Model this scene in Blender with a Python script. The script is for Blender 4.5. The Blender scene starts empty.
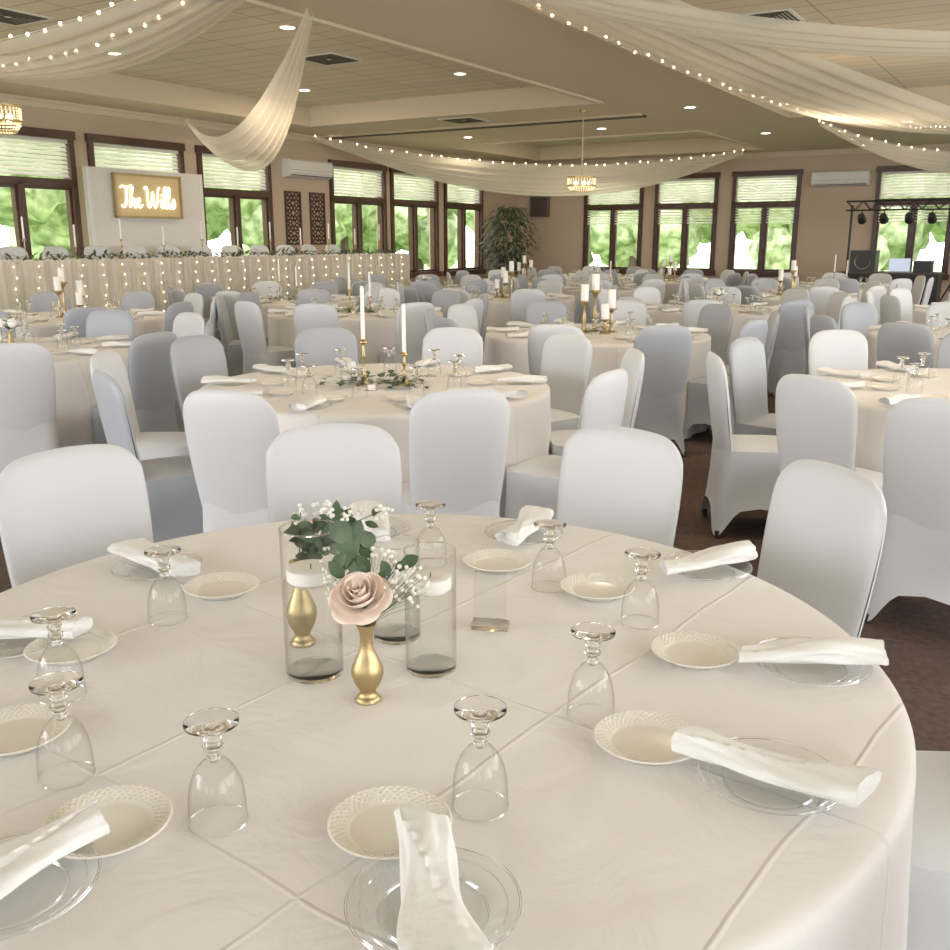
import bpy, bmesh, math, random
from mathutils import Vector, Matrix, noise
random.seed(7)
pi=math.pi
RA=math.radians(-31.67)
SC=bpy.context.scene
COL=SC.collection
H_CEIL=3.35
def R(V,U,z=0.0):
    c,s=math.cos(RA),math.sin(RA)
    return Vector((V*c-U*s, V*s+U*c, z))

# ---------------------------------------------------------------- materials
def mat(name,color=(.8,.8,.8),rough=.6,metal=0.0,emit=None,es=0.0,noise_amt=0.0,noise_scale=8.0,color2=None,bump=0.0,bump_scale=60.0,sheen=0.0,trans=0.0,ior=1.45,alpha=None):
    m=bpy.data.materials.new(name); m.use_nodes=True
    nt=m.node_tree; b=nt.nodes['Principled BSDF']
    b.inputs['Base Color'].default_value=(*color,1)
    b.inputs['Roughness'].default_value=rough
    b.inputs['Metallic'].default_value=metal
    b.inputs['Transmission Weight'].default_value=trans
    b.inputs['IOR'].default_value=ior
    b.inputs['Sheen Weight'].default_value=sheen
    if emit:
        b.inputs['Emission Color'].default_value=(*emit,1)
        b.inputs['Emission Strength'].default_value=es
    tc=nt.nodes.new('ShaderNodeTexCoord')
    if color2:
        n=nt.nodes.new('ShaderNodeTexNoise'); n.inputs['Scale'].default_value=noise_scale; n.inputs['Detail'].default_value=5
        nt.links.new(tc.outputs['Object'],n.inputs['Vector'])
        r=nt.nodes.new('ShaderNodeValToRGB')
        r.color_ramp.elements[0].position=.35; r.color_ramp.elements[1].position=.65
        r.color_ramp.elements[0].color=(*color,1); r.color_ramp.elements[1].color=(*color2,1)
        nt.links.new(n.outputs['Fac'],r.inputs['Fac']); nt.links.new(r.outputs['Color'],b.inputs['Base Color'])
    if bump>0:
        n=nt.nodes.new('ShaderNodeTexNoise'); n.inputs['Scale'].default_value=bump_scale; n.inputs['Detail'].default_value=4
        nt.links.new(tc.outputs['Object'],n.inputs['Vector'])
        bp=nt.nodes.new('ShaderNodeBump'); bp.inputs['Strength'].default_value=bump; bp.inputs['Distance'].default_value=.01
        nt.links.new(n.outputs['Fac'],bp.inputs['Height']); nt.links.new(bp.outputs['Normal'],b.inputs['Normal'])
    return m
def thin_glass(name,tint=(.985,.99,.985),edge=(.50,.52,.52),base=.03,gain=.7,power=3.0,epow=5.0):
    m=bpy.data.materials.new(name); m.use_nodes=True; nt=m.node_tree
    nt.nodes.clear()
    o=nt.nodes.new('ShaderNodeOutputMaterial'); mx=nt.nodes.new('ShaderNodeMixShader')
    t=nt.nodes.new('ShaderNodeBsdfTransparent')
    g=nt.nodes.new('ShaderNodeBsdfGlossy'); g.inputs['Roughness'].default_value=.03
    lw=nt.nodes.new('ShaderNodeLayerWeight'); lw.inputs['Blend'].default_value=.5
    pw=nt.nodes.new('ShaderNodeMath'); pw.operation='POWER'; pw.inputs[1].default_value=power
    pe=nt.nodes.new('ShaderNodeMath'); pe.operation='POWER'; pe.inputs[1].default_value=epow
    cr=nt.nodes.new('ShaderNodeValToRGB'); cr.color_ramp.elements[0].color=(*tint,1); cr.color_ramp.elements[1].color=(*edge,1)
    mr=nt.nodes.new('ShaderNodeMath'); mr.operation='MULTIPLY_ADD'; mr.inputs[1].default_value=gain; mr.inputs[2].default_value=base
    nt.links.new(lw.outputs['Facing'],pw.inputs[0]); nt.links.new(pw.outputs[0],mr.inputs[0]); nt.links.new(mr.outputs[0],mx.inputs[0])
    nt.links.new(lw.outputs['Facing'],pe.inputs[0]); nt.links.new(pe.outputs[0],cr.inputs['Fac']); nt.links.new(cr.outputs['Color'],t.inputs['Color'])
    nt.links.new(t.outputs[0],mx.inputs[1]); nt.links.new(g.outputs[0],mx.inputs[2]); nt.links.new(mx.outputs[0],o.inputs['Surface'])
    return m
def sheer(name,color,opacity):
    m=bpy.data.materials.new(name); m.use_nodes=True; nt=m.node_tree; nt.nodes.clear()
    o=nt.nodes.new('ShaderNodeOutputMaterial'); mx=nt.nodes.new('ShaderNodeMixShader'); m2=nt.nodes.new('ShaderNodeMixShader')
    t=nt.nodes.new('ShaderNodeBsdfTransparent')
    d=nt.nodes.new('ShaderNodeBsdfDiffuse'); d.inputs['Color'].default_value=(*color,1)
    tl=nt.nodes.new('ShaderNodeBsdfTranslucent'); tl.inputs['Color'].default_value=(*color,1)
    m2.inputs[0].default_value=.5; mx.inputs[0].default_value=opacity
    nt.links.new(d.outputs[0],m2.inputs[1]); nt.links.new(tl.outputs[0],m2.inputs[2])
    if opacity>=1: nt.links.new(m2.outputs[0],o.inputs['Surface']); return m
    nt.links.new(t.outputs[0],mx.inputs[1]); nt.links.new(m2.outputs[0],mx.inputs[2]); nt.links.new(mx.outputs[0],o.inputs['Surface'])
    return m
def emis(name,color,strength,sample=False):
    m=mat(name,color,.5,emit=color,es=strength)
    if not sample:
        try: m.cycles.emission_sampling='NONE'
        except Exception: pass
    return m

def cloth_mat():
    m=mat('table_linen',(.83,.805,.79),.55,sheen=.12)
    nt=m.node_tree; b=nt.nodes['Principled BSDF']
    tc=nt.nodes.new('ShaderNodeTexCoord'); mp=nt.nodes.new('ShaderNodeMapping'); mp.inputs['Rotation'].default_value=(0,0,math.radians(38))
    nt.links.new(tc.outputs['Object'],mp.inputs['Vector'])
    sx=nt.nodes.new('ShaderNodeSeparateXYZ'); 
    nz=nt.nodes.new('ShaderNodeTexNoise'); nz.inputs['Scale'].default_value=3.0
    nt.links.new(tc.outputs['Object'],nz.inputs['Vector'])
    ad=nt.nodes.new('ShaderNodeVectorMath'); ad.operation='MULTIPLY_ADD'; ad.inputs[1].default_value=(.045,.045,0)
    nt.links.new(nz.outputs['Color'],ad.inputs[0]); nt.links.new(mp.outputs[0],ad.inputs[2])
    nt.links.new(ad.outputs[0],sx.inputs[0])
    outs=[]
    for i,per in ((0,.21),(1,.27)):
        pp=nt.nodes.new('ShaderNodeMath'); pp.operation='PINGPONG'; pp.inputs[1].default_value=per
        nt.links.new(sx.outputs[i],pp.inputs[0])
        mr=nt.nodes.new('ShaderNodeMapRange'); mr.interpolation_type='SMOOTHSTEP'; mr.inputs[1].default_value=0; mr.inputs[2].default_value=.006; mr.inputs[3].default_value=.8; mr.inputs[4].default_value=0
        nt.links.new(pp.outputs[0],mr.inputs[0]); outs.append(mr)
    a=nt.nodes.new('ShaderNodeMath'); a.operation='MAXIMUM'
    nt.links.new(outs[0].outputs[0],a.inputs[0]); nt.links.new(outs[1].outputs[0],a.inputs[1])
    n2=nt.nodes.new('ShaderNodeTexNoise'); n2.inputs['Scale'].default_value=5; n2.inputs['Detail'].default_value=5; n2.inputs['Distortion'].default_value=.8
    nt.links.new(tc.outputs['Object'],n2.inputs['Vector'])
    a2=nt.nodes.new('ShaderNodeMath'); a2.operation='MULTIPLY_ADD'; a2.inputs[1].default_value=4.0
    nt.links.new(n2.outputs['Fac'],a2.inputs[0]); nt.links.new(a.outputs[0],a2.inputs[2])
    bp=nt.nodes.new('ShaderNodeBump'); bp.inputs['Strength'].default_value=.55; bp.inputs['Distance'].default_value=.005
    nt.links.new(a2.outputs[0],bp.inputs['Height']); nt.links.new(bp.outputs['Normal'],b.inputs['Normal'])
    return m
def tile_mat():
    m=mat('ceiling_tiles',(.6,.53,.42),.9)
    nt=m.node_tree; b=nt.nodes['Principled BSDF']
    tc=nt.nodes.new('ShaderNodeTexCoord'); br=nt.nodes.new('ShaderNodeTexBrick')
    br.offset=0; br.inputs['Scale'].default_value=1; br.inputs['Brick Width'].default_value=1.2; br.inputs['Row Height'].default_value=.3
    br.inputs['Mortar Size'].default_value=.010; br.inputs['Mortar Smooth'].default_value=.3
    br.inputs['Color1'].default_value=(.66,.565,.43,1); br.inputs['Color2'].default_value=(.61,.525,.40,1); br.inputs['Mortar'].default_value=(.34,.27,.20,1)
    nt.links.new(tc.outputs['Object'],br.inputs['Vector']); nt.links.new(br.outputs['Color'],b.inputs['Base Color'])
    return m
def plate_mat():
    m=mat('cream_china',(.84,.805,.72),.22)
    nt=m.node_tree; b=nt.nodes['Principled BSDF']
    tc=nt.nodes.new('ShaderNodeTexCoord'); sx=nt.nodes.new('ShaderNodeSeparateXYZ'); nt.links.new(tc.outputs['Object'],sx.inputs[0])
    def mth(op,a,bb=None,c=None):
        n=nt.nodes.new('ShaderNodeMath'); n.operation=op
        for i,x in enumerate((a,bb,c)):
            if x is None: continue
            if isinstance(x,(int,float)): n.inputs[i].default_value=x
            else: nt.links.new(x,n.inputs[i])
        return n.outputs[0]
    at=mth('ARCTAN2',sx.outputs[1],sx.outputs[0])
    r=mth('SQRT',mth('ADD',mth('MULTIPLY',sx.outputs[0],sx.outputs[0]),mth('MULTIPLY',sx.outputs[1],sx.outputs[1])))
    s1=mth('SINE',mth('MULTIPLY_ADD',r,700.0,mth('MULTIPLY',at,44.0)))
    s2=mth('SINE',mth('SUBTRACT',mth('MULTIPLY',r,700.0),mth('MULTIPLY',at,44.0)))
    w=mth('MAXIMUM',s1,s2)
    mask=mth('MULTIPLY',mth('GREATER_THAN',r,.056),mth('LESS_THAN',r,.077))
    h=mth('MULTIPLY',w,mask)
    bp=nt.nodes.new('ShaderNodeBump'); bp.inputs['Strength'].default_value=.55; bp.inputs['Distance'].default_value=.0012
    nt.links.new(h,bp.inputs['Height']); nt.links.new(bp.outputs['Normal'],b.inputs['Normal'])
    return m
M=dict(
 cloth=cloth_mat(),
 chair=mat('chair_spandex',(.63,.645,.67),.45,sheen=.15,bump=.10,bump_scale=9),
 chairg=mat('chair_spandex_grey',(.37,.395,.44),.42,sheen=.15,bump=.10,bump_scale=9),  # same cover as on chairs turned from the light, shade put into its colour
 napkin=mat('napkin_linen',(.86,.86,.85),.7,bump=.35,bump_scale=35),
 plate=plate_mat(),
 glass=thin_glass('clear_glass'),
 gplate=thin_glass('clear_glass_plate',(.965,.975,.97),(.75,.77,.77),.02,.6,3.0),
 water=thin_glass('water',(.98,.985,.98),(.88,.9,.89),.02,.5,3.0),
 solid=mat('solid_glass',(1,1,1),.02,trans=1.0,ior=1.45),
 wax=mat('candle_wax',(.88,.86,.81),.45),
 gold=mat('brushed_gold',(.47,.36,.18),.38,1.0,bump=.1,bump_scale=120),
 leaf=mat('eucalyptus_leaf',(.040,.075,.035),.5,color2=(.075,.125,.06),noise_scale=20),
 dleaf=mat('dark_foliage',(.03,.05,.025),.6,color2=(.07,.10,.05),noise_scale=12),
 rose=mat('rose_petal',(.90,.73,.62),.55,color2=(.94,.82,.72),noise_scale=30,sheen=.3),
 bloom=mat('small_bloom',(.86,.84,.76),.6),
 berry=mat('burgundy_berry',(.20,.05,.06),.5),
 carpet=mat('carpet',(.062,.036,.028),.95,color2=(.105,.063,.049),noise_scale=35,bump=.5,bump_scale=300),
 wall=mat('wall_paint',(.52,.40,.295),.85,bump=.05,bump_scale=200),
 soffit=mat('soffit_plaster',(.62,.51,.37),.9,bump=.05,bump_scale=80),
 tile=tile_mat(),
 wood=mat('mahogany_trim',(.055,.024,.017),.4,color2=(.08,.033,.022),noise_scale=10),
 slat=sheer('blind_slat',(.94,.92,.88),1.0),
 white=mat('white_plastic',(.75,.72,.67),.5),
 board=mat('painted_board',(.70,.67,.63),.7),
 black=mat('black_metal',(.02,.02,.02),.5),
 grey=mat('grey_metal',(.25,.25,.25),.4,.8),
 dark=mat('dark_vent',(.07,.055,.045),.7),
 sheer=sheer('sheer_chiffon',(.92,.87,.76),.62),
 skirt=sheer('table_skirt_chiffon',(.90,.83,.72),1.0),
 bulb=emis('fairy_bulb',(1,.76,.42),11),
 down=emis('downlight_lens',(1,.87,.66),8),
 neon=emis('neon_tube',(1,.93,.74),4),
 neonb=mat('sign_backing',(.50,.38,.20),.4,emit=(1,.65,.28),es=.10),
 grass=mat('lawn',(.26,.38,.15),.9,color2=(.36,.48,.22),noise_scale=4),
 tree=mat('tree_foliage',(.17,.25,.10),.8,color2=(.62,.70,.46),noise_scale=3.5),
 bark=mat('bark',(.10,.07,.05),.9),
 pot=mat('planter_ceramic',(.12,.08,.06),.5),
 purple=emis('par_lamp',(.55,.45,1),2),
 screen=mat('laptop_screen',(.3,.35,.4),.3,emit=(.7,.8,1),es=.5),
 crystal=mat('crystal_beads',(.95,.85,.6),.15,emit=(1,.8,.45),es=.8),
)
try: M['neonb'].cycles.emission_sampling='NONE'; M['crystal'].cycles.emission_sampling='NONE'; M['screen'].cycles.emission_sampling='NONE'
except Exception: pass
# ---------------------------------------------------------------- mesh builder
class MB:
    def __init__(s): s.v=[];s.f=[];s.m=[];s.mats=[]
    def mi(s,m):
        if m not in s.mats: s.mats.append(m)
        return s.mats.index(m)
    def add(s,vs,fs,m,T=None):
        o=len(s.v); k=s.mi(m)
        if T is not None: vs=[T@Vector(p) for p in vs]
        s.v+= [tuple(p) for p in vs]
        for f in fs: s.f.append(tuple(i+o for i in f)); s.m.append(k)
    def box(s,x0,x1,y0,y1,z0,z1,m,T=None):
        vs=[(x,y,z) for z in (z0,z1) for y in (y0,y1) for x in (x0,x1)]
        fs=[(0,2,3,1),(4,5,7,6),(0,1,5,4),(2,6,7,3),(0,4,6,2),(1,3,7,5)]
        s.add(vs,fs,m,T)
    def lathe(s,prof,n,m,o=(0,0,0),T=None):
        vs=[];fs=[]
        for j,(r,z) in enumerate(prof):
            for i in range(n):
                a=2*pi*i/n
                vs.append((o[0]+r*math.cos(a),o[1]+r*math.sin(a),o[2]+z))
        for j in range(len(prof)-1):
            for i in range(n):
                k=(i+1)%n
                fs.append((j*n+i,j*n+k,(j+1)*n+k,(j+1)*n+i))
        s.add(vs,fs,m,T)
    def torus(s,r,z,tr,n,m,o=(0,0,0)):
        s.lathe([(r+tr*math.cos(k*pi/3),z+tr*math.sin(k*pi/3)) for k in range(7)],n,m,o)
    def tube(s,pts,r,n,m,T=None):
        vs=[];fs=[]
        for j,p in enumerate(pts):
            p=Vector(p); a=Vector(pts[max(0,j-1)]); b=Vector(pts[min(len(pts)-1,j+1)])
            d=(b-a).normalized(); q=d.orthogonal().normalized()
            if abs(d.z)<.99:
                q=d.cross(Vector((0,0,1))).normalized()
            w=d.cross(q); rr=r[j] if isinstance(r,(list,tuple)) else r
            for i in range(n):
                t=2*pi*i/n; vs.append(p+q*math.cos(t)*rr+w*math.sin(t)*rr)
        for j in range(len(pts)-1):
            for i in range(n):
                k=(i+1)%n; fs.append((j*n+i,j*n+k,(j+1)*n+k,(j+1)*n+i))
        fs.append(tuple(range(n-1,-1,-1))); fs.append(tuple((len(pts)-1)*n+i for i in range(n)))
        s.add(vs,fs,m,T)
    def ball(s,c,r,m,n=6,k=4,sz=1.0):
        prof=[(r*math.sin(pi*j/k),-r*sz*math.cos(pi*j/k)) for j in range(k+1)]
        s.lathe(prof,n,m,c)
    def grid(s,fn,nu,nv,m,closeu=False):
        vs=[fn(i/nu,j/nv) for j in range(nv+1) for i in range(nu+1)]
        w=nu+1
        fs=[(j*w+i,j*w+i+1,(j+1)*w+i+1,(j+1)*w+i) for j in range(nv) for i in range(nu)]
        s.add(vs,fs,m)
    def leaf(s,p,d,up,L,W,m,curl=.2):
        p=Vector(p); d=Vector(d).normalized(); sd=d.cross(Vector(up))
        if sd.length<1e-3: sd=d.orthogonal()
        sd.normalize(); u=sd.cross(d)
        vs=[];
        for t,w in ((0,.08),(.25,.8),(.55,1),(.82,.65),(1,.05)):
            c=p+d*L*t-u*L*curl*t*t
            vs+= [c-sd*W*.5*w+u*W*.08*w, c, c+sd*W*.5*w+u*W*.08*w]
        fs=[]
        for j in range(4):
            for i in range(2): fs.append((j*3+i,j*3+i+1,j*3+i+4,j*3+i+3))
        s.add(vs,fs,m)
    def mesh(s,name,smooth=True,ang=40,norm=True):
        me=bpy.data.meshes.new(name); me.from_pydata(s.v,[],s.f)
        for mm in s.mats: me.materials.append(mm)
        me.polygons.foreach_set('material_index',s.m)
        bm=bmesh.new(); bm.from_mesh(me)
        bmesh.ops.remove_doubles(bm,verts=bm.verts,dist=1e-5)
        if norm: bmesh.ops.recalc_face_normals(bm,faces=bm.faces)
        bm.to_mesh(me); bm.free()
        if smooth:
            me.polygons.foreach_set('use_smooth',[True]*len(me.polygons))
            me.set_sharp_from_angle(angle=math.radians(ang))
        return me
def ob(name,me,loc=(0,0,0),rz=0,parent=None,rot=None,scale=None):
    o=bpy.data.objects.new(name,me); COL.objects.link(o)
    o.location=loc; o.rotation_euler=rot if rot else (0,0,rz)
    if scale: o.scale=scale
    if parent: o.parent=parent
    return o
def empty(name,loc=(0,0,0),rz=0):
    return ob(name,None,loc,rz)

# ---------------------------------------------------------------- room shell
VL,UB,VR,UR=-12.3,22.0,3.6,-3.6
Z0,Z1,ZT=.72,2.94,2.27
def window(name,s0,s1,loc,rz,blinds=.0):
    b=MB(); w=M['wood']; d0,d1=-.05,.14
    f=.085
    b.box(s0,s0+f,d0,d1,Z0,Z1,w); b.box(s1-f,s1,d0,d1,Z0,Z1,w)
    b.box(s0-.02,s1+.02,d0-.02,d1,Z1-f,Z1+.03,w); b.box(s0-.04,s1+.04,d0-.05,d1,Z0-.03,Z0+f,w)
    b.box(s0,s1,d0,d1,ZT-.05,ZT+.05,w)
    mid=(s0+s1)/2
    b.box(mid-.045,mid+.045,d0,d1,Z0,ZT,w)
    for a,c in ((s0+f,mid-.045),(mid+.045,s1-f)):
        b.box(a,a+.035,.0,.08,Z0+f,ZT-.05,w); b.box(c-.035,c,.0,.08,Z0+f,ZT-.05,w)
        b.box(a,c,.0,.08,Z0+f,Z0+f+.045,w); b.box(a,c,.0,.08,ZT-.095,ZT-.05,w)
    z=Z1-f-.02; zb=ZT+.07
    b.box(s0+f,s1-f,-.02,.03,Z1-f-.05,Z1-f,M['slat'])
    while z>zb:
        T=Matrix.Translation((mid,.01,z))@Matrix.Rotation(math.radians(58),4,'X')
        b.box(-(s1-s0)/2+f+.01,(s1-s0)/2-f-.01,-.027,.027,-.0015,.0015,M['slat'],T); z-=.058
    if blinds>0:
        z=ZT-.1
        while z>ZT-blinds:
            T=Matrix.Translation((mid,-.02,z))@Matrix.Rotation(math.radians(35),4,'X')
            b.box(-(s1-s0)/2+f+.01,(s1-s0)/2-f-.01,-.025,.025,-.0015,.0015,M['slat'],T); z-=.06
    ob(name,b.mesh(name,False),loc,rz)
WN=[0]
def wall(name,V,U,rot,length,ops,blinds=0):
    b=MB(); t=.22; m=M['wall']; top=H_CEIL+.35
    ops=sorted(ops); p=0
    for a,c in ops:
        if a>p: b.box(p,a,0,t,0,top,m)
        b.box(a,c,0,t,0,Z0,m); b.box(a,c,0,t,Z1,top,m); p=c
    b.box(p,length,0,t,0,top,m)
    loc=R(V,U); rz=RA+math.radians(rot)
    ob(name,b.mesh(name,False),loc,rz)
    b=MB(); b.box(0,length,-.02,0,0,.12,M['wood']); ob('baseboard_'+name[5:],b.mesh('bb',False),loc,rz)
    b=MB(); b.box(0,length,-.05,0,H_CEIL-.11,H_CEIL,M['soffit']); b.box(0,length,-.09,-.05,H_CEIL-.04,H_CEIL,M['soffit'])
    ob('trim_crown_'+name[5:],b.mesh('cr',False),loc,rz)
    for a,c in ops:
        WN[0]+=1; window('window_%d'%WN[0],a,c,loc,rz,blinds)
K=1.09
lw=[(2.7,4.3),(4.5,6.1),(6.7,8.32),(8.54,10.15),(10.42,11.95),(13.43,15.04),(15.2,16.81),(17.05,18.57)]
wall('wall_left',VL,UR,90,UB-UR,[(a*K-UR,c*K-UR) for a,c in lw])
bw=[(-9.55,-8.15),(-7.88,-6.5),(-6.2,-4.83),(-3.42,-2.02),(-1.8,-.4),(-.15,1.25)]
wall('wall_back',VL,UB,0,VR-VL,[(a*K-VL,c*K-VL) for a,c in bw],.45)
wall('wall_right',VR,UB,-90,UB-UR,[(3+i*2.6,4.7+i*2.6) for i in range(8)])  # unseen wall, its windows added to light the room from this side
wall('wall_rear',VR,UR,180,VR-VL,[(1+i*2.4,2.7+i*2.4) for i in range(6)])  # unseen wall behind the camera, windows added for the lighting
b=MB(); b.box(VL-.3,VR+.3,UR-.3,UB+.3,-.1,0,M['carpet']); ob('floor',b.mesh('floor',False),(0,0,0),RA)
# ceiling with recessed trays
b=MB(); zc=H_CEIL; zt=zc+.27
trays=[(-11.1,-5.9,-1.5,12.8),(-4.05,2.6,-1.5,15.8),(-11.1,-5.9,17.0,20.9)]
xs=sorted({VL-.25,VR+.25,*[t[0] for t in trays],*[t[1] for t in trays]})
ys=sorted({UR-.25,UB+.25,*[t[2] for t in trays],*[t[3] for t in trays]})
for i in range(len(xs)-1):
    for j in range(len(ys)-1):
        cx=(xs[i]+xs[i+1])/2; cy=(ys[j]+ys[j+1])/2
        if not any(t[0]<cx<t[1] and t[2]<cy<t[3] for t in trays):
            b.box(xs[i],xs[i+1],ys[j],ys[j+1],zc,zt,M['soffit'])
b.box(VL-.25,VR+.25,UR-.25,UB+.25,zt,zt+.1,M['tile'])
ob('ceiling',b.mesh('ceiling',False),(0,0,0),RA)
b=MB(); b.box(VL,-5.9,14.45,14.6,zc-.03,zc,M['dark']); b.box(VL,-5.9,14.3,14.42,zc-.02,zc,M['soffit']); ob('trim_partition_track',b.mesh('tr',False),(0,0,0),RA)
for i,t in enumerate(trays):
    b=MB(); e=.06
    b.box(t[0]-e,t[1]+e,t[2]-e,t[2],zc-.03,zc+.0,M['soffit']); b.box(t[0]-e,t[1]+e,t[3],t[3]+e,zc-.03,zc,M['soffit'])
    b.box(t[0]-e,t[0],t[2],t[3],zc-.03,zc,M['soffit']); b.box(t[1],t[1]+e,t[2],t[3],zc-.03,zc,M['soffit'])
    ob('trim_tray_%d'%(i+1),b.mesh('tt',False),(0,0,0),RA)
# outside
b=MB(); b.box(-60,45,-20,70,-.25,-.15,M['grass']); ob('lawn',b.mesh('lawn',False),(0,0,0),RA)
def tree_mesh(seed,h):
    rnd=random.Random(seed); b=MB()
    b.tube([(0,0,-.15),(0.05,0,h*.35),(0,.1,h*.6)],[.16,.12,.07],8,M['bark'])
    for k in range(13):
        a=rnd.uniform(0,6.28); rr=rnd.uniform(0,.34)*h
        c=Vector((rr*math.cos(a),rr*math.sin(a),rnd.uniform(.27,.85)*h)); r=rnd.uniform(.17,.22)*h
        q=bmesh.new(); bmesh.ops.create_icosphere(q,subdivisions=3,radius=r)
        vs=[]
        for v in q.verts:
            nn=v.co.normalized(); p=c+v.co*(1+.3*noise.noise(nn*3+Vector((k*5,seed,0)))+.25*noise.noise(nn*9+Vector((k,seed,3))))
            p.z=max(p.z,-.10); vs.append(p)
        b.add(vs,[[v.index for v in f.verts] for f in q.faces],M['tree']); q.free()
    return b.mesh('tree',True,80,False)
tm=[tree_mesh(s,h) for s,h in ((1,4.6),(2,5.6),(3,4.0))]
for i in range(16):
    ob('tree',tm[i%3],R(VL-6-random.uniform(0,4),-2+i*2.1+random.uniform(-.5,.5)),random.uniform(0,6))
for i in range(13):
    ob('tree',tm[(i+1)%3],R(-16+i*2.15+random.uniform(-.4,.4),UB+5+random.uniform(0,4)),random.uniform(0,6))
# ---------------------------------------------------------------- ceiling fixtures
def ztop(V,U): return zt if any(t[0]<V<t[1] and t[2]<U<t[3] for t in trays) else zc
b=MB()
b.lathe([(.075,-.012),(.09,-.012),(.09,0),(.06,0)],20,M['white']); b.lathe([(0,-.004),(.07,-.004),(.075,-.012)],20,M['down'])
dl=b.mesh('downlight')
spots=[(-9.9,4.5),(-9.9,8),(-9.9,11.3),(-7.2,4.5),(-7.2,8),(-7.2,11.3),(-9.9,15.8),(-7.2,15.8),(-9.5,19),(-7,19),(-2.6,5.5),(-2.6,9),(-2.6,12.5),(-5,14),(-5,18),(0,9),(0,5),(-2.6,17.5),(0,13)]
for k,(V,U) in enumerate(spots):
    z=ztop(V,U); ob('recessed_downlight',dl,R(V,U,z),0)
    if k%2==0:
        l=bpy.data.lights.new('lamp','AREA'); l.shape='DISK'; l.size=.13; l.energy=24; l.color=(1,.80,.55)
        ob('downlight_lamp',l,R(V,U,z-.03))
def vent(V,U):
    b=MB(); z=-.015
    b.box(-.3,.3,-.3,.3,-.01,0,M['white'])
    for i in range(6): 
        a=.26-.04*i
        for (x0,x1,y0,y1) in ((-a,a,-a,-a+.022),(-a,a,a-.022,a),(-a,-a+.022,-a,a),(a-.022,a,-a,a)):
            b.box(x0,x1,y0,y1,z,-.009,M['dark'])
    ob('ceiling_vent',b.mesh('vent',False),R(V,U,ztop(V,U)),RA)
for p in ((-9.2,6.2),(-8.0,9.6),(-6.9,6.6),(-2.9,10.2),(-1.2,12.2),(-8.6,13.6),(-2.0,7.0)): vent(*p)

# fabric swags + fairy lights
def swag(name,A,B,wv,sag0,sag1,pinch=1.0,folds=7,amp=.03,lights=(0,),n=44,ls=.24):
    A=Vector(A);B=Vector(B);wv=Vector(wv); L=(B-A).length
    def P(s,t):
        w=pinch+(1-pinch)*math.sin(pi*s)
        sag=(sag0+(sag1-sag0)*t)*4*s*(1-s)
        p=A+(B-A)*s+wv*(t-.0)*w
        p=p+Vector((0,0,-sag-.06*math.sin(pi*t)))
        p.z+=amp*math.sin(t*folds*2*pi+2*math.sin(s*3))*(.4+.6*math.sin(pi*s))-.03
        return p
    b=MB(); b.grid(P,n,folds*6,M['sheer']); e=empty(name)
    ob('fabric',b.mesh('fabric',True,180,False),parent=e)
    b=MB(); c=0
    for t in lights:
        k=int(L/ls)
        for i in range(k+1):
            p=P(min(1,(i+random.uniform(-.2,.2)*(0<i<k))/k),t)+Vector((0,0,.012+random.uniform(-.015,.015))); b.ball(p,.014,M['bulb'],6,4)
        b.tube([P(i/k,t)+Vector((0,0,.012)) for i in range(k+1)],.003,4,M['white'])
    if lights: ob('fairy_lights',b.mesh('fairy'),parent=e)
v3=R(1,0,0); u3=R(0,1,0)
swag('ceiling_drape',(-1.35,8.3,3.33),(-4.4,15.2,3.33),-v3*.25+u3*.75,.62,.95,.18,6,.035,())
swag('ceiling_drape',(-1.7,7.0,3.33),(-6.2,10.2,3.33),Vector((.5,1.0,0))*.9,.22,.30,.5,6,.03,(0,.35))
swag('ceiling_drape',(.15,7.7,3.33),(7.9,16.6,3.33),v3*1.7,.35,.45,.55,7,.03,(0,))
swag('ceiling_drape',(.4,7.4,3.33),(6.3,8.6,3.33),Vector((-.1,1.0,0))*1.0,.25,.2,.5,6,.03,())
swag('ceiling_drape',(-2.9,18.2,3.33),(5.6,20.9,3.33),u3*.5-v3*.1,.42,.95,.3,6,.04,(0,))
swag('ceiling_drape',(5.4,15.8,3.33),(10.4,16.8,3.33),u3*.7,.45,.7,.4,6,.03,(0,1))

# chandeliers
def chandelier(x,y,z,r):
    top=ztop((x*math.cos(-RA)-y*math.sin(-RA)),(x*math.sin(-RA)+y*math.cos(-RA)))
    e=empty('crystal_chandelier',(x,y,z)); b=MB()
    b.tube([(0,0,.15),(0,0,top-z)],.008,6,M['gold']); b.lathe([(0,top-z-.04),(.06,top-z-.03),(.06,top-z),(0,top-z)],16,M['gold'])
    for rr,zz in ((r,.12),(r,-.0),(r*.7,-.08)):
        b.lathe([(rr,zz),(rr+.01,zz+.006),(rr+.01,zz+.02),(rr,zz+.02),(rr,zz)],28,M['gold'])
    for k in range(3):
        a=k*pi*2/3; b.tube([(0,0,.15),(r*math.cos(a),r*math.sin(a),.13)],.005,5,M['gold'])
    ob('frame',b.mesh('ch'),parent=e)
    b=MB()
    for k in range(30):
        a=k*2*pi/30
        for j in range(6): b.ball((r*math.cos(a),r*math.sin(a),.11-j*.02),.008,M['crystal'],5,3)
        for j in range(3): b.ball((r*(1-.1*j-.08)*math.cos(a),r*(1-.1*j-.08)*math.sin(a),-.02-j*.024),.009,M['crystal'],5,3)
    for k in range(5):
        a=k*2*pi/5; b.ball((r*.5*math.cos(a),r*.5*math.sin(a),.04),.02,M['bulb'],8,6,1.6)
    ob('crystals',b.mesh('cb'),parent=e)
chandelier(-4.0,8.5,2.45,.16)
chandelier(1.6,14.9,2.27,.21)
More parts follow.
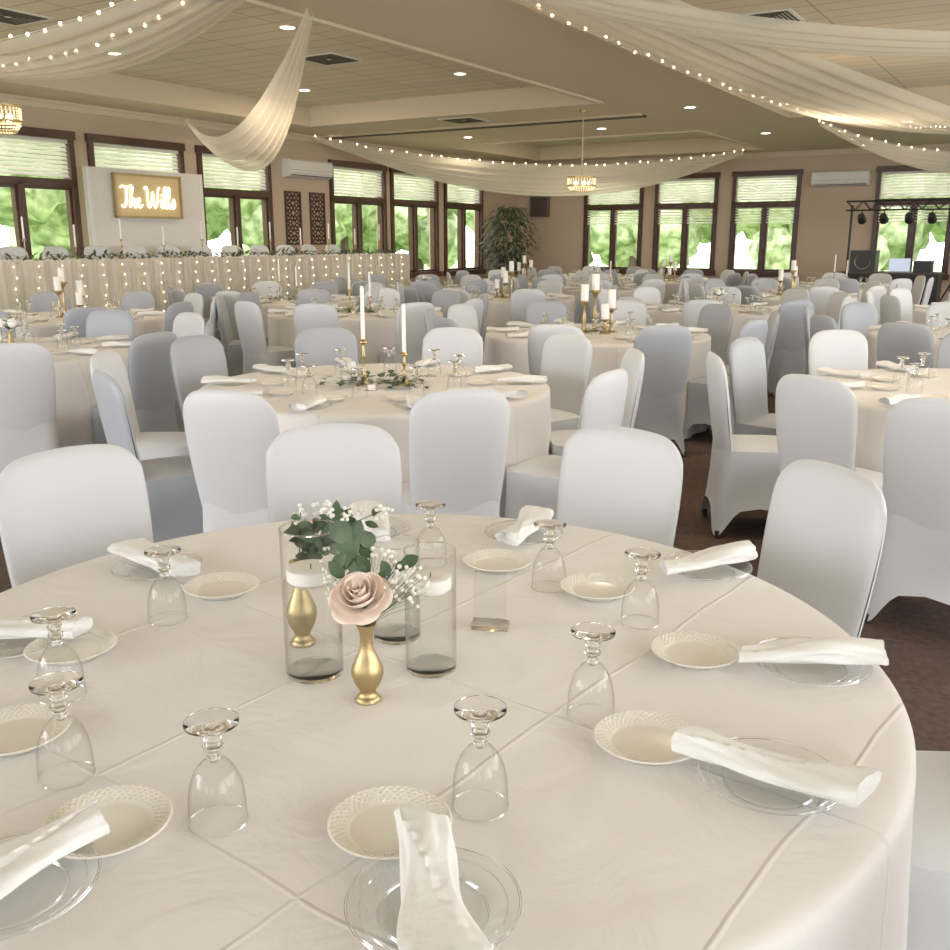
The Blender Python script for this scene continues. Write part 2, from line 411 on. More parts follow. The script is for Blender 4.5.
# ---------------------------------------------------------------- covered banquet chair
def chair_mesh(m):
    b=MB(); zs=.455
    def hw(Z):   # half width of back
        t=(Z-.42)/.51
        return .190+.022*math.sin(min(1,max(0,t))*pi*.62)
    def top(u): return .932-.020*u*u-.06*abs(u)**7
    def yc(Z,u): 
        t=max(0,(Z-.42)/.51); return -.185-.075*t+.018*u*u
    def sheet(sign):
        def fn(a,w):
            u=-1+2*a; u=math.copysign(1-(1-abs(u))**1.5,u) if u!=0 else 0
            ww=1-(1-w)**1.4
            Z=.40+ww*(top(u)-.40)
            th=.026*(max(0,1-abs(u)**6))**.5*(max(0,1-ww**16))**.5
            return (u*hw(Z)*(1-.03*ww**8),yc(Z,u)+sign*th-(.0 if sign>0 else .004*math.sin(pi*ww)),Z)
        b.grid(fn,28,22,m)
    sheet(1); sheet(-1)
    N=64; nr=14; vs=[];fs=[]
    def sup(a,ex):
        c,s=math.cos(a),math.sin(a); return math.copysign(abs(c)**ex,c),math.copysign(abs(s)**ex,s)
    for j in range(nr+1):
        k=j/nr
        for i in range(N):
            a=2*pi*i/N; cx,cy=sup(a,.36)
            corner=min(1,abs(math.sin(2*a)))**1.5
            hx=.200+.030*k**2; hy=.200+.022*k**2
            y=cy*hy+(-.0 if cy>0 else -.012-.02*k*abs(cy))
            x=cx*hx
            pull=1-.13*math.sin(pi*min(1,k*.75+.1))*(1-corner)*k
            zh=.012+.15*(1-corner)**1.2
            z=zs*(1-k)+zh*k
            vs.append((x*pull,y*pull,z-.0))
    for j in range(nr):
        for i in range(N):
            q=(i+1)%N; fs.append((j*N+i,j*N+q,(j+1)*N+q,(j+1)*N+i))
    b.add(vs,fs,m)
    vs=[];fs=[];nr2=8
    for j in range(nr2+1):
        k=j/nr2
        for i in range(N):
            a=2*pi*i/N; cx,cy=sup(a,.36+.5*k)
            s=1-k; z=zs+.028*(1-(1-k)**3)**.7 if k>0 else zs
            vs.append((cx*.200*s,cy*.200*s-(0 if cy>0 else .012*s),z))
    for j in range(nr2):
        for i in range(N):
            q=(i+1)%N; fs.append((j*N+i,j*N+q,(j+1)*N+q,(j+1)*N+i))
    b.add(vs,fs,m)
    for x in (-.2,.2):
        for y in (-.215,.195): b.lathe([(0,0),(.014,0),(.014,.04),(0,.04)],8,M['black'],(x,y,0))
    return b.mesh('chair_cover',True,60)
CH=chair_mesh(M['chair']); CG=chair_mesh(M['chairg'])
crnd=random.Random(12)
def chair(x,y,rz,z=0,g=0): return ob('dining_chair',CG if crnd.random()<g else CH,(x,y,z),rz)  # g: chance of the cover with shade in its colour
def ring(cx,cy,base,r=1.13,n=10,jit=5,g=.45,over={}):
    for k in range(n):
        a=math.radians(base+k*360/n+random.uniform(-jit,jit)*.5); rr=r+random.uniform(-.015,.05); tw=math.radians(random.uniform(-jit,jit))
        x,y=cx+rr*math.cos(a),cy+rr*math.sin(a)
        if k in over:
            x,y=over[k]; chair(x,y,math.atan2(y-cy,x-cx)+pi/2,0,0); continue
        chair(x,y,a+pi/2+tw,0,g)
# ---------------------------------------------------------------- table with cloth
def table_mesh(seed):
    rnd=random.Random(seed); b=MB(); n=160
    ph=[rnd.uniform(0,6.28) for _ in range(4)]
    vs=[];fs=[]
    rings=[(0.0,.75,0),(.2,.75,0),(.4,.75,0),(.6,.75,0),(.8,.75,0),(.885,.75,0),(.902,.7475,0),(.912,.738,0),(.914,.72,0)]
    for k in range(1,15):
        t=k/14; rings.append((.914+.004*t,.72*(1-t)+.012*t,t))
    for r,z,t in rings:
        for i in range(n):
            a=2*pi*i/n
            f=math.cos(11*a+ph[0]+1.2*math.sin(2*a+ph[1]))*.6+math.cos(17*a+ph[2]+.8*math.sin(3*a))*.4
            f=max(-.7,f); rr=r+ (t**.75)*(.038*f+.005)
            vs.append((rr*math.cos(a),rr*math.sin(a),z))
    for j in range(len(rings)-1):
        for i in range(n):
            k=(i+1)%n; fs.append((j*n+i,j*n+k,(j+1)*n+k,(j+1)*n+i))
    b.add(vs,fs,M['cloth'])
    return b.mesh('tablecloth',True,70)
def table_frame():
    b=MB(); b.lathe([(0,.70),(.88,.70),(.88,.735),(0,.735)],48,M['wood'])
    for x in (-.45,.45):
        for y in (-.3,.3): b.tube([(x,y,.01),(x,y,.70)],.016,8,M['grey'])
        b.tube([(x,-.3,.06),(x,.3,.06)],.014,8,M['grey'])
    return b.mesh('table_frame')
TM=[table_mesh(s) for s in (1,2,3)]; TF=table_frame()
# tableware
def goblet(b,n=28,o=(0,0,0)):
    b.lathe([(.0375,.001),(.0372,.02),(.0362,.04),(.033,.058),(.027,.073),(.018,.086),(.008,.093),(0,.095)],n,M['glass'],o)
    if n>20: b.torus(.0375,.0012,.0011,n,M['solid'],o)
    b.lathe([(0.0,.086),(.006,.088),(.010,.094),(.0075,.102),(.013,.107),(.0135,.111),(.007,.116),(.012,.121),(.012,.125),(.006,.130),(.012,.135),(.028,.1385),(.035,.142),(.035,.145),(.02,.146),(0,.1445)],n,M['solid'],o)
def bread(b,n=96,o=(0,0,0),m=None):
    b.lathe([(0,.004),(.045,.004),(.050,.003),(.050,0),(.053,0),(.062,.007),(.074,.0145),(.079,.0165),(.080,.0175),(.078,.019),(.070,.0165),(.060,.0115),(.054,.0075),(.050,.0065),(0,.0065)],n,M['plate'],o)
def gplate(b,n=64,o=(0,0,0)):
    b.lathe([(0,.0015),(.06,.0015),(.066,.003),(.082,.010),(.096,.015),(.099,.016)],n,M['gplate'],o)
    if n>30:
        b.torus(.0985,.0168,.0019,n,M['solid'],o); b.torus(.062,.0022,.0016,n,M['solid'],o); b.torus(.084,.0115,.0008,n,M['solid'],o)
def napkin(b,o=(0,0,0),ang=0,seed=0,nx=30,nn=30):
    rnd=random.Random(seed); p1=rnd.uniform(0,6); L=.25
    T=Matrix.Translation(o)@Matrix.Rotation(ang,4,'Z')
    vs=[];fs=[]
    for j in range(nx+1):
        t=j/nx; x=-L/2+L*t
        w=.029+.012*t+.003*math.sin(t*7+p1); h=.0145+.003*math.sin(t*5+p1)
        for i in range(nn):
            a=2*pi*i/nn
            rr=1+.13*math.sin(3*a+5*t+p1)+.05*math.sin(7*a-9*t)
            y=math.cos(a)*w*rr+.006*math.sin(t*4+p1); z=math.sin(a)*h*rr
            z=max(z,-h*.85)
            st=.0045 if (math.cos(a)*1.0 < -.7+1.5*t and math.sin(a)>0) else 0
            vs.append((x+(.012*math.cos(a) if j in (0,nx) else 0),y,z+h*.85+st))
    for j in range(nx):
        for i in range(nn):
            k=(i+1)%nn; fs.append((j*nn+i,j*nn+k,(j+1)*nn+k,(j+1)*nn+i))
    for j in (0,nx):
        c=len(vs); base=j*nn
        cx=sum(vs[base+i][0] for i in range(nn))/nn; cz=sum(vs[base+i][2] for i in range(nn))/nn; cy=sum(vs[base+i][1] for i in range(nn))/nn
        dx=.02 if j==0 else -.02
        for i in range(nn): v=vs[base+i]; vs.append((v[0]+dx,cy+(v[1]-cy)*.6,cz+(v[2]-cz)*.55))
        vs.append((cx+dx,cy,cz)); cc=len(vs)-1
        for i in range(nn):
            k=(i+1)%nn; fs.append((base+i,base+k,c+k,c+i)); fs.append((c+i,c+k,cc))
    b.add(vs,fs,M['napkin'],T)
def candle_taper(b,o,hh,hc):
    x,y,z=o
    b.lathe([(0,z),(.045,z),(.045,z+.006),(.018,z+.018),(.009,z+.03),(.014,z+.045),(.007,z+.06),(.006,z+hh*.55),(.013,z+hh*.62),(.006,z+hh*.7),(.007,z+hh*.88),(.024,z+hh*.93),(.024,z+hh*.95),(.014,z+hh),(0,z+hh)],14,M['gold'],(x,y,0))
    b.lathe([(0,z+hh-.01),(.011,z+hh-.01),(.010,z+hh+hc-.01),(.006,z+hh+hc),(0,z+hh+hc)],12,M['wax'],(x,y,0))
    b.tube([(x,y,z+hh+hc),(x,y+.001,z+hh+hc+.012)],.0012,4,M['black'])
def candle_pillar(b,o,hh,hc,r=.032):
    x,y,z=o
    b.lathe([(0,z),(.048,z),(.048,z+.008),(.02,z+.022),(.012,z+hh*.3),(.022,z+hh*.42),(.012,z+hh*.55),(.010,z+hh*.8),(.03,z+hh*.92),(.045,z+hh*.95),(.047,z+hh),(0,z+hh)],18,M['gold'],(x,y,0))
    b.lathe([(0,z+hh),(r,z+hh),(r,z+hh+hc-.006),(r-.004,z+hh+hc),(r-.012,z+hh+hc-.006),(0,z+hh+hc-.008)],18,M['wax'],(x,y,0))
    b.tube([(x,y,z+hh+hc-.008),(x+.002,y,z+hh+hc+.008)],.0015,4,M['black'])
def greens(b,n,rad,z,seed,m=None,ls=(.04,.07)):
    rnd=random.Random(seed)
    for k in range(n):
        a=rnd.uniform(0,6.28); r=rad*rnd.uniform(.15,1); p=(r*math.cos(a),r*math.sin(a)*.7,z+rnd.uniform(.005,.035))
        a2=a+rnd.uniform(-.9,.9)
        b.leaf(p,(math.cos(a2),math.sin(a2),rnd.uniform(.0,.6)),(0,0,1),rnd.uniform(*ls),rnd.uniform(.022,.04),m or M['leaf'],.25)
def settings_mesh():
    b=MB()
    for k in range(10):
        a=math.radians(k*36); c,s=math.cos(a),math.sin(a)
        gplate(b,24,(.76*c,.76*s,.7505)); napkin(b,(.77*c,.77*s,.763),a+.1*math.sin(k*3),k,14,16)
        bread(b,24,(.545*c,.545*s,.7505))
        a2=a+.22; goblet(b,14,(.45*math.cos(a2),.45*math.sin(a2),.7505))
    return b.mesh('place_settings')
SM=settings_mesh()
def cp_taper(seed):
    b=MB(); z=.751
    candle_taper(b,(-.06,-.02,z),.24,.27); candle_taper(b,(.15,.0,z),.17,.25)
    greens(b,110,.30,z,seed)
    for k in range(3):
        a=k*2.1+.5; b.lathe([(.0,z),(.028,z),(.032,z+.03),(.03,z+.06)],16,M['glass'],(.2*math.cos(a),.2*math.sin(a),0)); b.lathe([(0,z+.002),(.02,z+.002),(.02,z+.03),(0,z+.03)],12,M['wax'],(.2*math.cos(a),.2*math.sin(a),0))
    return b.mesh('centerpiece')
def cp_pillar(seed):
    b=MB(); z=.751
    candle_pillar(b,(-.11,0,z),.26,.13); candle_pillar(b,(.0,.08,z),.34,.13); candle_pillar(b,(.11,-.03,z),.20,.15); candle_pillar(b,(.03,-.12,z),.12,.12)
    greens(b,26,.2,z,seed,None,(.03,.05))
    return b.mesh('centerpiece')
def cp_low(seed):
    b=MB(); z=.751
    for (x,y,h) in ((-.08,0,.25),(.08,.03,.20),(.02,-.09,.16)):
        b.lathe([(0,z),(.046,z),(.046,z+h)],24,M['glass'],(x,y,0)); b.lathe([(0,z+h*.62),(.035,z+h*.62),(.038,z+h*.72),(0,z+h*.72)],20,M['wax'],(x,y,0))
    b.lathe([(0,z),(.02,z),(.012,z+.01),(.027,z+.045),(.012,z+.10),(.018,z+.135)],16,M['gold'],(0,.08,0))
    rnd=random.Random(seed)
    for k in range(26):
        a=rnd.uniform(0,6.28); b.leaf((.02*math.cos(a),.08+.02*math.sin(a),z+.14+rnd.uniform(0,.05)),(math.cos(a),math.sin(a),rnd.uniform(.2,1.2)),(0,0,1),rnd.uniform(.05,.09),.03,M['leaf'])
    for k in range(4):
        a=k*1.6; b.ball((.04*math.cos(a),.08+.04*math.sin(a),z+.19),.032,M['bloom'],10,8)
    return b.mesh('centerpiece')
CP=[cp_taper(4),cp_pillar(5),cp_low(6)]
TABLES=[ # x,y,chair base angle, centrepiece
 (-.52,4.97,1,0),(2.63,4.75,-148.6,2),(-3.25,6.6,-25,2),(1.0,7.85,-75,1),(-1.25,10.1,10,0),(-4.0,9.5,-60,1),
 (-2.4,12.2,5,0),(-.8,14.9,20,2),(.9,17.5,0,1),(2.5,20.1,12,2),(.4,12.7,-80,1),(2.0,15.4,8,0),(3.6,18.0,25,1),
 (2.65,10.6,-70,2),(4.3,13.3,15,1),(5.9,15.8,0,0),(4.1,7.6,-65,1),(5.7,10.3,9,0)]
for i,(x,y,ba,c) in enumerate(TABLES):
    e=empty('round_banquet_table',(x,y,0),math.radians(ba))
    ob('tablecloth',TM[i%3],parent=e); ob('frame',TF,parent=e)
    ob('place_settings',SM,(x,y,0),math.radians(ba))
    ob('candle_centerpiece' if c<2 else 'vase_centerpiece',CP[c],(x,y,0),0 if c==0 else random.uniform(0,6))
    ring(x,y,ba,jit=3 if i<2 else 6,g=.5 if i else .35,over={1:(1.86,3.62)} if i==1 else {})
# ---------------------------------------------------------------- foreground table
TX,TY=-.175,1.645
e=empty('round_banquet_table',(TX,TY,0)); ob('tablecloth',TM[0],parent=e); ob('frame',TF,parent=e)
for a,rr,tw in ((136,1.08,0),(102,1.05,0),(64.5,1.12,-12),(36,1.06,-17),(-3,1.10,0),(-39,1.1,0),(-120,1.12,0),(-155,1.12,0),(171,1.12,0)):
    q=math.radians(a); chair(TX+rr*math.cos(q),TY+rr*math.sin(q),q+pi/2+math.radians(tw))
zt1=.7508
b=MB(); bread(b); BM=b.mesh('bread_plate',True,50)
b=MB(); gplate(b,80); GM=b.mesh('glass_plate',True,50)
b=MB(); goblet(b,40); GO=b.mesh('goblet',True,50)
for x,y in ((-.547,1.934),(.053,2.097),(.263,1.928),(.400,1.601),(.258,1.288),(-.109,1.075),(-.471,1.076),(-.741,1.618),(-.70,1.31)):
    ob('bread_plate',BM,(x,y,zt1))
for i,(x,y) in enumerate(((-.729,2.063),(.125,2.322),(.532,2.063),(.596,1.555),(.412,1.187),(-.047,.926),(-.865,1.659),(-.54,.955),(-.267,2.357),(-.88,1.25))):
    ob('glass_plate',GM,(x,y,zt1))
    b=MB(); a=math.atan2(y-TY,x-TX); napkin(b,(0,0,0),0,i+3,44,40)
    ob('folded_napkin',b.mesh('folded_napkin',True,50),(x,y,zt1+.0190),a+random.uniform(-.12,.12))
for x,y in ((.162,1.964),(.328,1.766),(.185,1.385),(.007,1.134),(-.336,1.099),(-.58,1.208),(-.69,1.454),(-.616,1.782),(-.103,2.119)):
    ob('water_goblet',GO,(x,y,zt1),random.uniform(0,6))
# cylinder vases
def cyl_vase(x,y,r,h,lvl):
    e=empty('cylinder_vase',(x,y,zt1))
    b=MB(); b.lathe([(r,.002),(r,h)],48,M['glass']); ob('glass',b.mesh('vase_glass',True,50),parent=e)
    b=MB(); b.torus(r-.0005,h,.0014,48,M['solid']); b.lathe([(0,0),(r-.001,0),(r-.001,.007),(r-.006,.009),(0,.008)],48,M['solid']); ob('rim_and_base',b.mesh('vase_rim',True,50),parent=e)
    b=MB(); q=r-.003; b.lathe([(q,.011),(q,lvl),(0,lvl)],48,M['water']); ob('water',b.mesh('vase_water',True,50),parent=e)
    b=MB(); q=r*.82; b.lathe([(0,lvl-.006),(q*.75,lvl-.006),(q,lvl+.002),(q,lvl+.022),(q-.003,lvl+.024),(q*.3,lvl+.020),(0,lvl+.019)],32,M['wax']); b.tube([(0,0,lvl+.018),(.001,0,lvl+.029)],.001,5,M['black'])
    ob('floating_candle',b.mesh('float_candle',True,50),parent=e)
cyl_vase(-.282,1.543,.050,.265,.172)
cyl_vase(-.078,1.56,.045,.22,.150)
cyl_vase(-.150,1.70,.045,.19,.12)
# bud vases
def bud_mesh():
    b=MB(); b.lathe([(0,0),(.021,0),(.022,.003),(.018,.008),(.0125,.014),(.0145,.020),(.0225,.034),(.0265,.048),(.0255,.06),(.018,.076),(.0115,.092),(.010,.108),(.0115,.122),(.0165,.134),(.0172,.136),(.0155,.136),(.009,.12),(.008,.1)],40,M['gold'])
    return b.mesh('bud_vase',True,70)
BV=bud_mesh()
ob('bud_vase',BV,(-.177,1.438,zt1)); ob('bud_vase',BV,(-.325,1.665,zt1),scale=(1.1,1.1,1.2))
# rose
def rose():
    b=MB(); rnd=random.Random(3)
    for (n,r0,H,op,z0) in ((2,.009,.042,.0,.006),(3,.015,.046,.10,.004),(4,.023,.047,.25,.002),(5,.032,.046,.45,.0),(5,.041,.041,.8,-.004),(6,.047,.033,1.15,-.008)):
        ph=rnd.uniform(0,6)
        for k in range(n):
            a0=ph+k*2*pi/n; wd=2*pi/n*.72; jz=rnd.uniform(-.002,.002)
            def fn(i,j,a0=a0,wd=wd,r0=r0,H=H,op=op,z0=z0,jz=jz):
                u=-1+2*i; h=j; edge=(1-abs(u)**2.5*.45)
                a=a0+u*wd*(.45+.55*math.sin(min(1,h+.15)*pi*.55))
                hh=h*edge
                r=r0*(.25+.75*math.sin(min(1,hh*1.25)*pi/2))+op*.012*hh**3+.0015*u*(1 if u>0 else .3)
                z=z0+H*hh-op*.012*hh**4+jz
                return (r*math.cos(a),r*math.sin(a),z)
            b.grid(fn,10,9,M['rose'])
    for k in range(5):
        a=k*1.256; b.leaf((0,0,-.004),(math.cos(a),math.sin(a),-.1),(0,0,1),.035,.012,M['leaf'],.3)
    b.tube([(0,0,-.004),(0,.02,-.09)],.0022,6,M['leaf'])
    return b.mesh('rose',True,180,False)
o=ob('rose_flower',rose(),(-.181,1.430,.925),rot=(math.radians(32),math.radians(-10),0),scale=(.88,.88,.95))
def spray():
    b=MB(); rnd=random.Random(11)
    def sprig(p0,p1,n,L,W):
        p0=Vector(p0);p1=Vector(p1); pts=[p0.lerp(p1,t)+Vector((0,0,.02*math.sin(t*pi))) for t in (0,.25,.5,.75,1)]
        b.tube(pts,.0012,5,M['leaf'])
        for k in range(n):
            t=.3+.7*k/max(1,n-1); p=p0.lerp(p1,t)+Vector((0,0,.02*math.sin(t*pi)))
            d=(p1-p0).normalized()+Vector((rnd.uniform(-1,1),rnd.uniform(-.9,.5),rnd.uniform(-.3,.9)))
            b.leaf(p,d,(rnd.uniform(-.4,.4),-1,.6),L*rnd.uniform(.8,1.2),W*rnd.uniform(.8,1.2),M['leaf'],.15)
    z0=.88
    sprig((-.177,1.45,z0),(-.20,1.47,1.02),5,.046,.034)
    sprig((-.177,1.45,z0),(-.23,1.45,.975),5,.036,.024)
    sprig((-.177,1.45,z0),(-.17,1.48,1.0),4,.035,.024)
    sprig((-.177,1.45,z0),(-.12,1.46,.975),5,.030,.020)
    def filler(c,n,rad,bloom=M['bloom'],sz=(.0025,.0045)):
        for k in range(n):
            p=Vector(c)+Vector((rnd.gauss(0,rad),rnd.gauss(0,rad*.6),rnd.gauss(0,rad)))
            b.tube([(-.177,1.44,z0),tuple(Vector((-.177,1.44,z0)).lerp(p,.5)+Vector((0,0,.006))),tuple(p)],.0004,3,M['leaf'])
            b.ball(p,rnd.uniform(*sz),bloom,6,4)
    filler((-.115,1.45,.95),50,.018); filler((-.235,1.46,.955),26,.014); filler((-.14,1.47,.99),16,.014)
    return b.mesh('greenery_spray',True,60,False)
ob('greenery_spray',spray())
def spray2():
    b=MB(); rnd=random.Random(21); s=Vector((-.325,1.665,.905))
    for k in range(12):
        e1=s+Vector((rnd.uniform(.0,.17),rnd.uniform(-.04,.05),rnd.uniform(.03,.11)))
        b.tube([s,s.lerp(e1,.5)+Vector((0,0,.02)),e1],.001,4,M['leaf'])
        for j in range(6):
            p=s.lerp(e1,.4+.1*j); b.leaf(p,(rnd.uniform(-1,1),rnd.uniform(-1,.5),rnd.uniform(-.2,1)),(0,-1,.5),rnd.uniform(.022,.036),rnd.uniform(.012,.022),M['leaf'] if j%3 else M['dleaf'],.2)
        if k%6==0: b.ball(e1,.005,M['berry'],6,4)
        else:
            for j in range(9): b.ball(e1+Vector((rnd.gauss(0,.013),rnd.gauss(0,.01),rnd.gauss(0,.013))),.004,M['bloom'],6,4)
    return b.mesh('flower_spray',True,60,False)
ob('flower_spray',spray2())
# acrylic table stand
e=empty('acrylic_table_stand',(.03,1.74,zt1),math.radians(-8))
b=MB(); b.box(-.036,.036,-.018,.018,0,.012,M['solid']); ob('base',b.mesh('ab',False),parent=e)
b=MB(); b.box(-.03,.03,-.0003,.0003,.012,.115,M['gplate'])
for x0,x1,z0,z1 in ((-.031,-.0295,.012,.116),(.0295,.031,.012,.116),(-.031,.031,.1145,.116)): b.box(x0,x1,-.0018,.0018,z0,z1,M['solid'])
ob('panel',b.mesh('ap',False),parent=e)

# ---------------------------------------------------------------- head table on riser
e=empty('head_table',R(0,0),RA)
b=MB(); b.box(-12.1,-9.75,4.0,14.0,0,.48,M['dark']); ob('stage_riser',b.mesh('riser',False),R(0,0),RA)
b=MB(); b.box(-10.75,-10.0,4.6,13.9,1.22,1.26,M['cloth'])
for y in (4.8,7,9,11,13.7):
    for x in (-10.65,-10.1): b.tube([(x,y,.48),(x,y,1.22)],.02,6,M['grey'])
ob('top',b.mesh('ht',False),parent=e)
b=MB()
def sk(i,j):
    s=i*10.9; w=.02*math.sin(s*38)*(.4+.6*j)+.006*math.sin(s*90)
    if s<.75: V,U=-10.72+s, 4.55; U+= -w
    elif s<10.15: V,U=-9.97+w,4.55+(s-.75)
    else: V,U=-9.97-(s-10.15),13.95+w
    return (V,U,1.262-j*(1.262-.49))
def sk2(i,j):
    s=i*9.9; w=.02*math.sin(s*38)*(.4+.6*j)
    return (-9.70+w,4.05+s,.485-j*.47)
b.grid(lambda i,j:sk(i,j),900,5,M['skirt']); b.grid(sk2,800,3,M['skirt']); ob('skirt',b.mesh('skirt',True,80,False),parent=e)
b=MB()
for k in range(32):
    U=4.7+k*.29
    for j in range(6): b.ball((-9.93+.0*k,U+.02*math.sin(j*2+k),1.2-j*.12),.007,M['bulb'],5,4)
ob('fairy_lights',b.mesh('sf'),parent=e)
b=MB(); rnd=random.Random(5)
for k in range(900):
    U=rnd.uniform(4.6,13.9); b.leaf((-10.15+rnd.uniform(-.12,.14),U,1.265+rnd.uniform(0,.05)),(rnd.uniform(-.5,1),rnd.uniform(-1,1),rnd.uniform(-.2,.7)),(0,0,1),rnd.uniform(.06,.11),.035,M['dleaf'] if k%3 else M['leaf'],.3)
ob('leaf_garland',b.mesh('garland',True,60,False),R(0,0),RA)
b=MB()
for k in range(14):
    U=4.9+k*.68; candle_taper(b,(-10.45,U,1.263),.16+.08*(k%2),.25)
ob('candle_row',b.mesh('cr'),R(0,0),RA)
for k in range(15):
    p=R(-11.15,4.9+k*.62); chair(p.x,p.y,RA-pi/2+random.uniform(-.08,.08),.48,.15)
# backboard with neon sign
e=empty('sign_backboard',R(-11.85,8.9,0.48),RA+pi/2)
b=MB(); b.box(0,2.1,-.03,.03,0,2.0,M['board']); b.box(0,.06,-.04,.04,0,2.0,M['white']); b.box(2.04,2.1,-.04,.04,0,2.0,M['white'])
for x in (.2,1.9): b.box(x-.03,x+.03,-.28,.28,0,.04,M['white'])
ob('panel',b.mesh('bp',False),parent=e)
e=empty('neon_sign',R(-11.79,9.32,1.83),RA+pi/2)
b=MB(); b.box(0,1.16,-.02,.0,0,.56,M['neonb'])
for x0,x1,z0,z1 in ((-.03,1.19,-.03,.0),(-.03,1.19,.56,.59),(-.03,0,-.03,.59),(1.16,1.19,-.03,.59)): b.box(x0,x1,-.05,.0,z0,z1,M['gold'])
ob('frame',b.mesh('nf',False),parent=e)
def cat(pts,n=6):
    out=[]; P=[pts[0]]+list(pts)+[pts[-1]]
    for i in range(1,len(P)-2):
        for k in range(n):
            t=k/n; q=[]
            for d in (0,1):
                a,b_,c,d_=P[i-1][d],P[i][d],P[i+1][d],P[i+2][d]
                q.append(.5*((2*b_)+(-a+c)*t+(2*a-5*b_+4*c-d_)*t*t+(-a+3*b_-3*c+d_)*t**3))
            out.append(tuple(q))
    out.append(pts[-1]); return out
ell=[(7.6,.4),(7.95,1.8),(8.05,2.75),(7.8,2.8),(7.75,1.5),(7.8,.3),(8.0,0),(8.3,.4)]
strokes=[[(0,2.6),(.5,2.85),(1.2,2.7),(2.0,2.95)],[(1.1,2.75),(1.05,1.5),(.8,.3),(.4,0),(.1,.25)],
 [(1.55,0.0),(1.7,1.2),(2.1,2.3),(2.15,2.75),(1.9,2.5),(1.72,1.2),(1.62,0),(1.8,.8),(2.1,1.2),(2.35,1.0),(2.3,.3),(2.5,0),(2.8,.45),(3.2,.8),(3.3,1.15),(3.0,1.2),(2.85,.7),(3.0,.1),(3.35,.05),(3.7,.4)],
 [(4.2,2.6),(4.5,2.85),(4.7,2.3),(4.65,.8),(4.9,.05),(5.35,.9),(5.65,2.2),(5.72,.8),(5.97,.05),(6.4,1.0),(6.65,2.5),(6.9,2.85)],
 [(6.95,.9),(7.12,1.2),(7.08,.3),(7.3,0),(7.6,.4)],ell,[(x+.68,y) for x,y in ell],
 [(8.95,.4),(9.35,1.0),(9.4,1.3),(9.55,.75),(9.5,.2),(9.15,.0),(8.95,.2)]]
b=MB(); k=.103
for s in strokes:
    b.tube([(.07+x*k,-.035,.12+y*k) for x,y in cat(s)],.0095,6,M['neon'])
b.ball((.07+7.2*k,-.035,.12+1.75*k),.013,M['neon'])
ob('neon_lettering',b.mesh('neon',True,180),parent=e)
# wall things
def minisplit(V,U,rz,w=1.15):
    b=MB(); 
    pr=[(0,0),(.17,.03),(.21,.09),(.21,.29),(.17,.32),(0,.32)]
    vs=[(x,-y,z) for x in (0,w) for (y,z) in pr]; n=len(pr)
    fs=[tuple(range(n)),tuple(range(2*n-1,n-1,-1))]+[(i,(i+1)%n,n+(i+1)%n,n+i) for i in range(n)]
    b.add(vs,fs,M['white']); b.box(.04,w-.04,-.20,-.10,.035,.05,M['dark']); b.box(.02,w-.02,-.213,-.2,.13,.134,M['dark'])
    ob('air_conditioner',b.mesh('ac',False),R(V,U,2.58),rz)
minisplit(VL+.0,12.24*K+.02,RA+pi/2); minisplit(-4.6*K,UB,RA)
def lattice(U):
    b=MB(); w,h=.42,.95
    for x0,x1,z0,z1 in ((0,w,0,.03),(0,w,h-.03,h),(0,.03,0,h),(w-.03,w,0,h)): b.box(x0,x1,-.03,0,z0,z1,M['wood'])
    for k in range(5):
        for i in range(2):
            cx=.12+.18*i; cz=.12+k*.178
            pts=[(cx+.085*math.cos(t*pi/6),-.015,cz+.085*math.sin(t*pi/6)) for t in range(13)]; b.tube(pts,.011,5,M['wood'])
            for q in range(4):
                a=q*pi/2+pi/4; b.tube([(cx,-.015,cz),(cx+.06*math.cos(a),-.015,cz+.06*math.sin(a))],[.006,.02],5,M['wood'])
    ob('carved_wall_panel',b.mesh('lat',False),R(VL,U,1.4),RA+pi/2)
lattice(13.38); lattice(14.05)
# ficus
def ficus():
    b=MB(); rnd=random.Random(9)
    b.lathe([(0,0),(.2,0),(.26,.38),(.28,.42),(.24,.42),(.22,.36),(0,.36)],28,M['pot'])
    for k in range(4): b.tube([(.03*math.cos(k*2),.03*math.sin(k*2),.36),(.06*math.cos(k*2+1),.06*math.sin(k*2+1),.9),(.25*math.cos(k*1.7),.25*math.sin(k*1.7),1.6)],[.022,.018,.008],6,M['bark'])
    for k in range(1500):
        a=rnd.uniform(0,6.28); z=rnd.uniform(.75,2.25); R0=.72*math.sin(min(1,(z-.6)/1.75)*pi)**.6
        r=R0*rnd.uniform(.3,1); b.leaf((r*math.cos(a),r*math.sin(a),z),(math.cos(a),math.sin(a),rnd.uniform(-.9,.5)),(0,0,1),rnd.uniform(.10,.17),.05,M['dleaf'],.3)
    return b.mesh('ficus',True,60,False)
p=R(-11.4,20.0); ob('potted_ficus',ficus(),p)
b=MB(); b.box(0,.5,-.12,0,0,.5,M['pot']); b.box(.03,.47,-.13,-.12,.03,.47,M['dark']); ob('wall_speaker',b.mesh('sp',False),R(-11.1*1.08+.12,UB,2.05),RA)
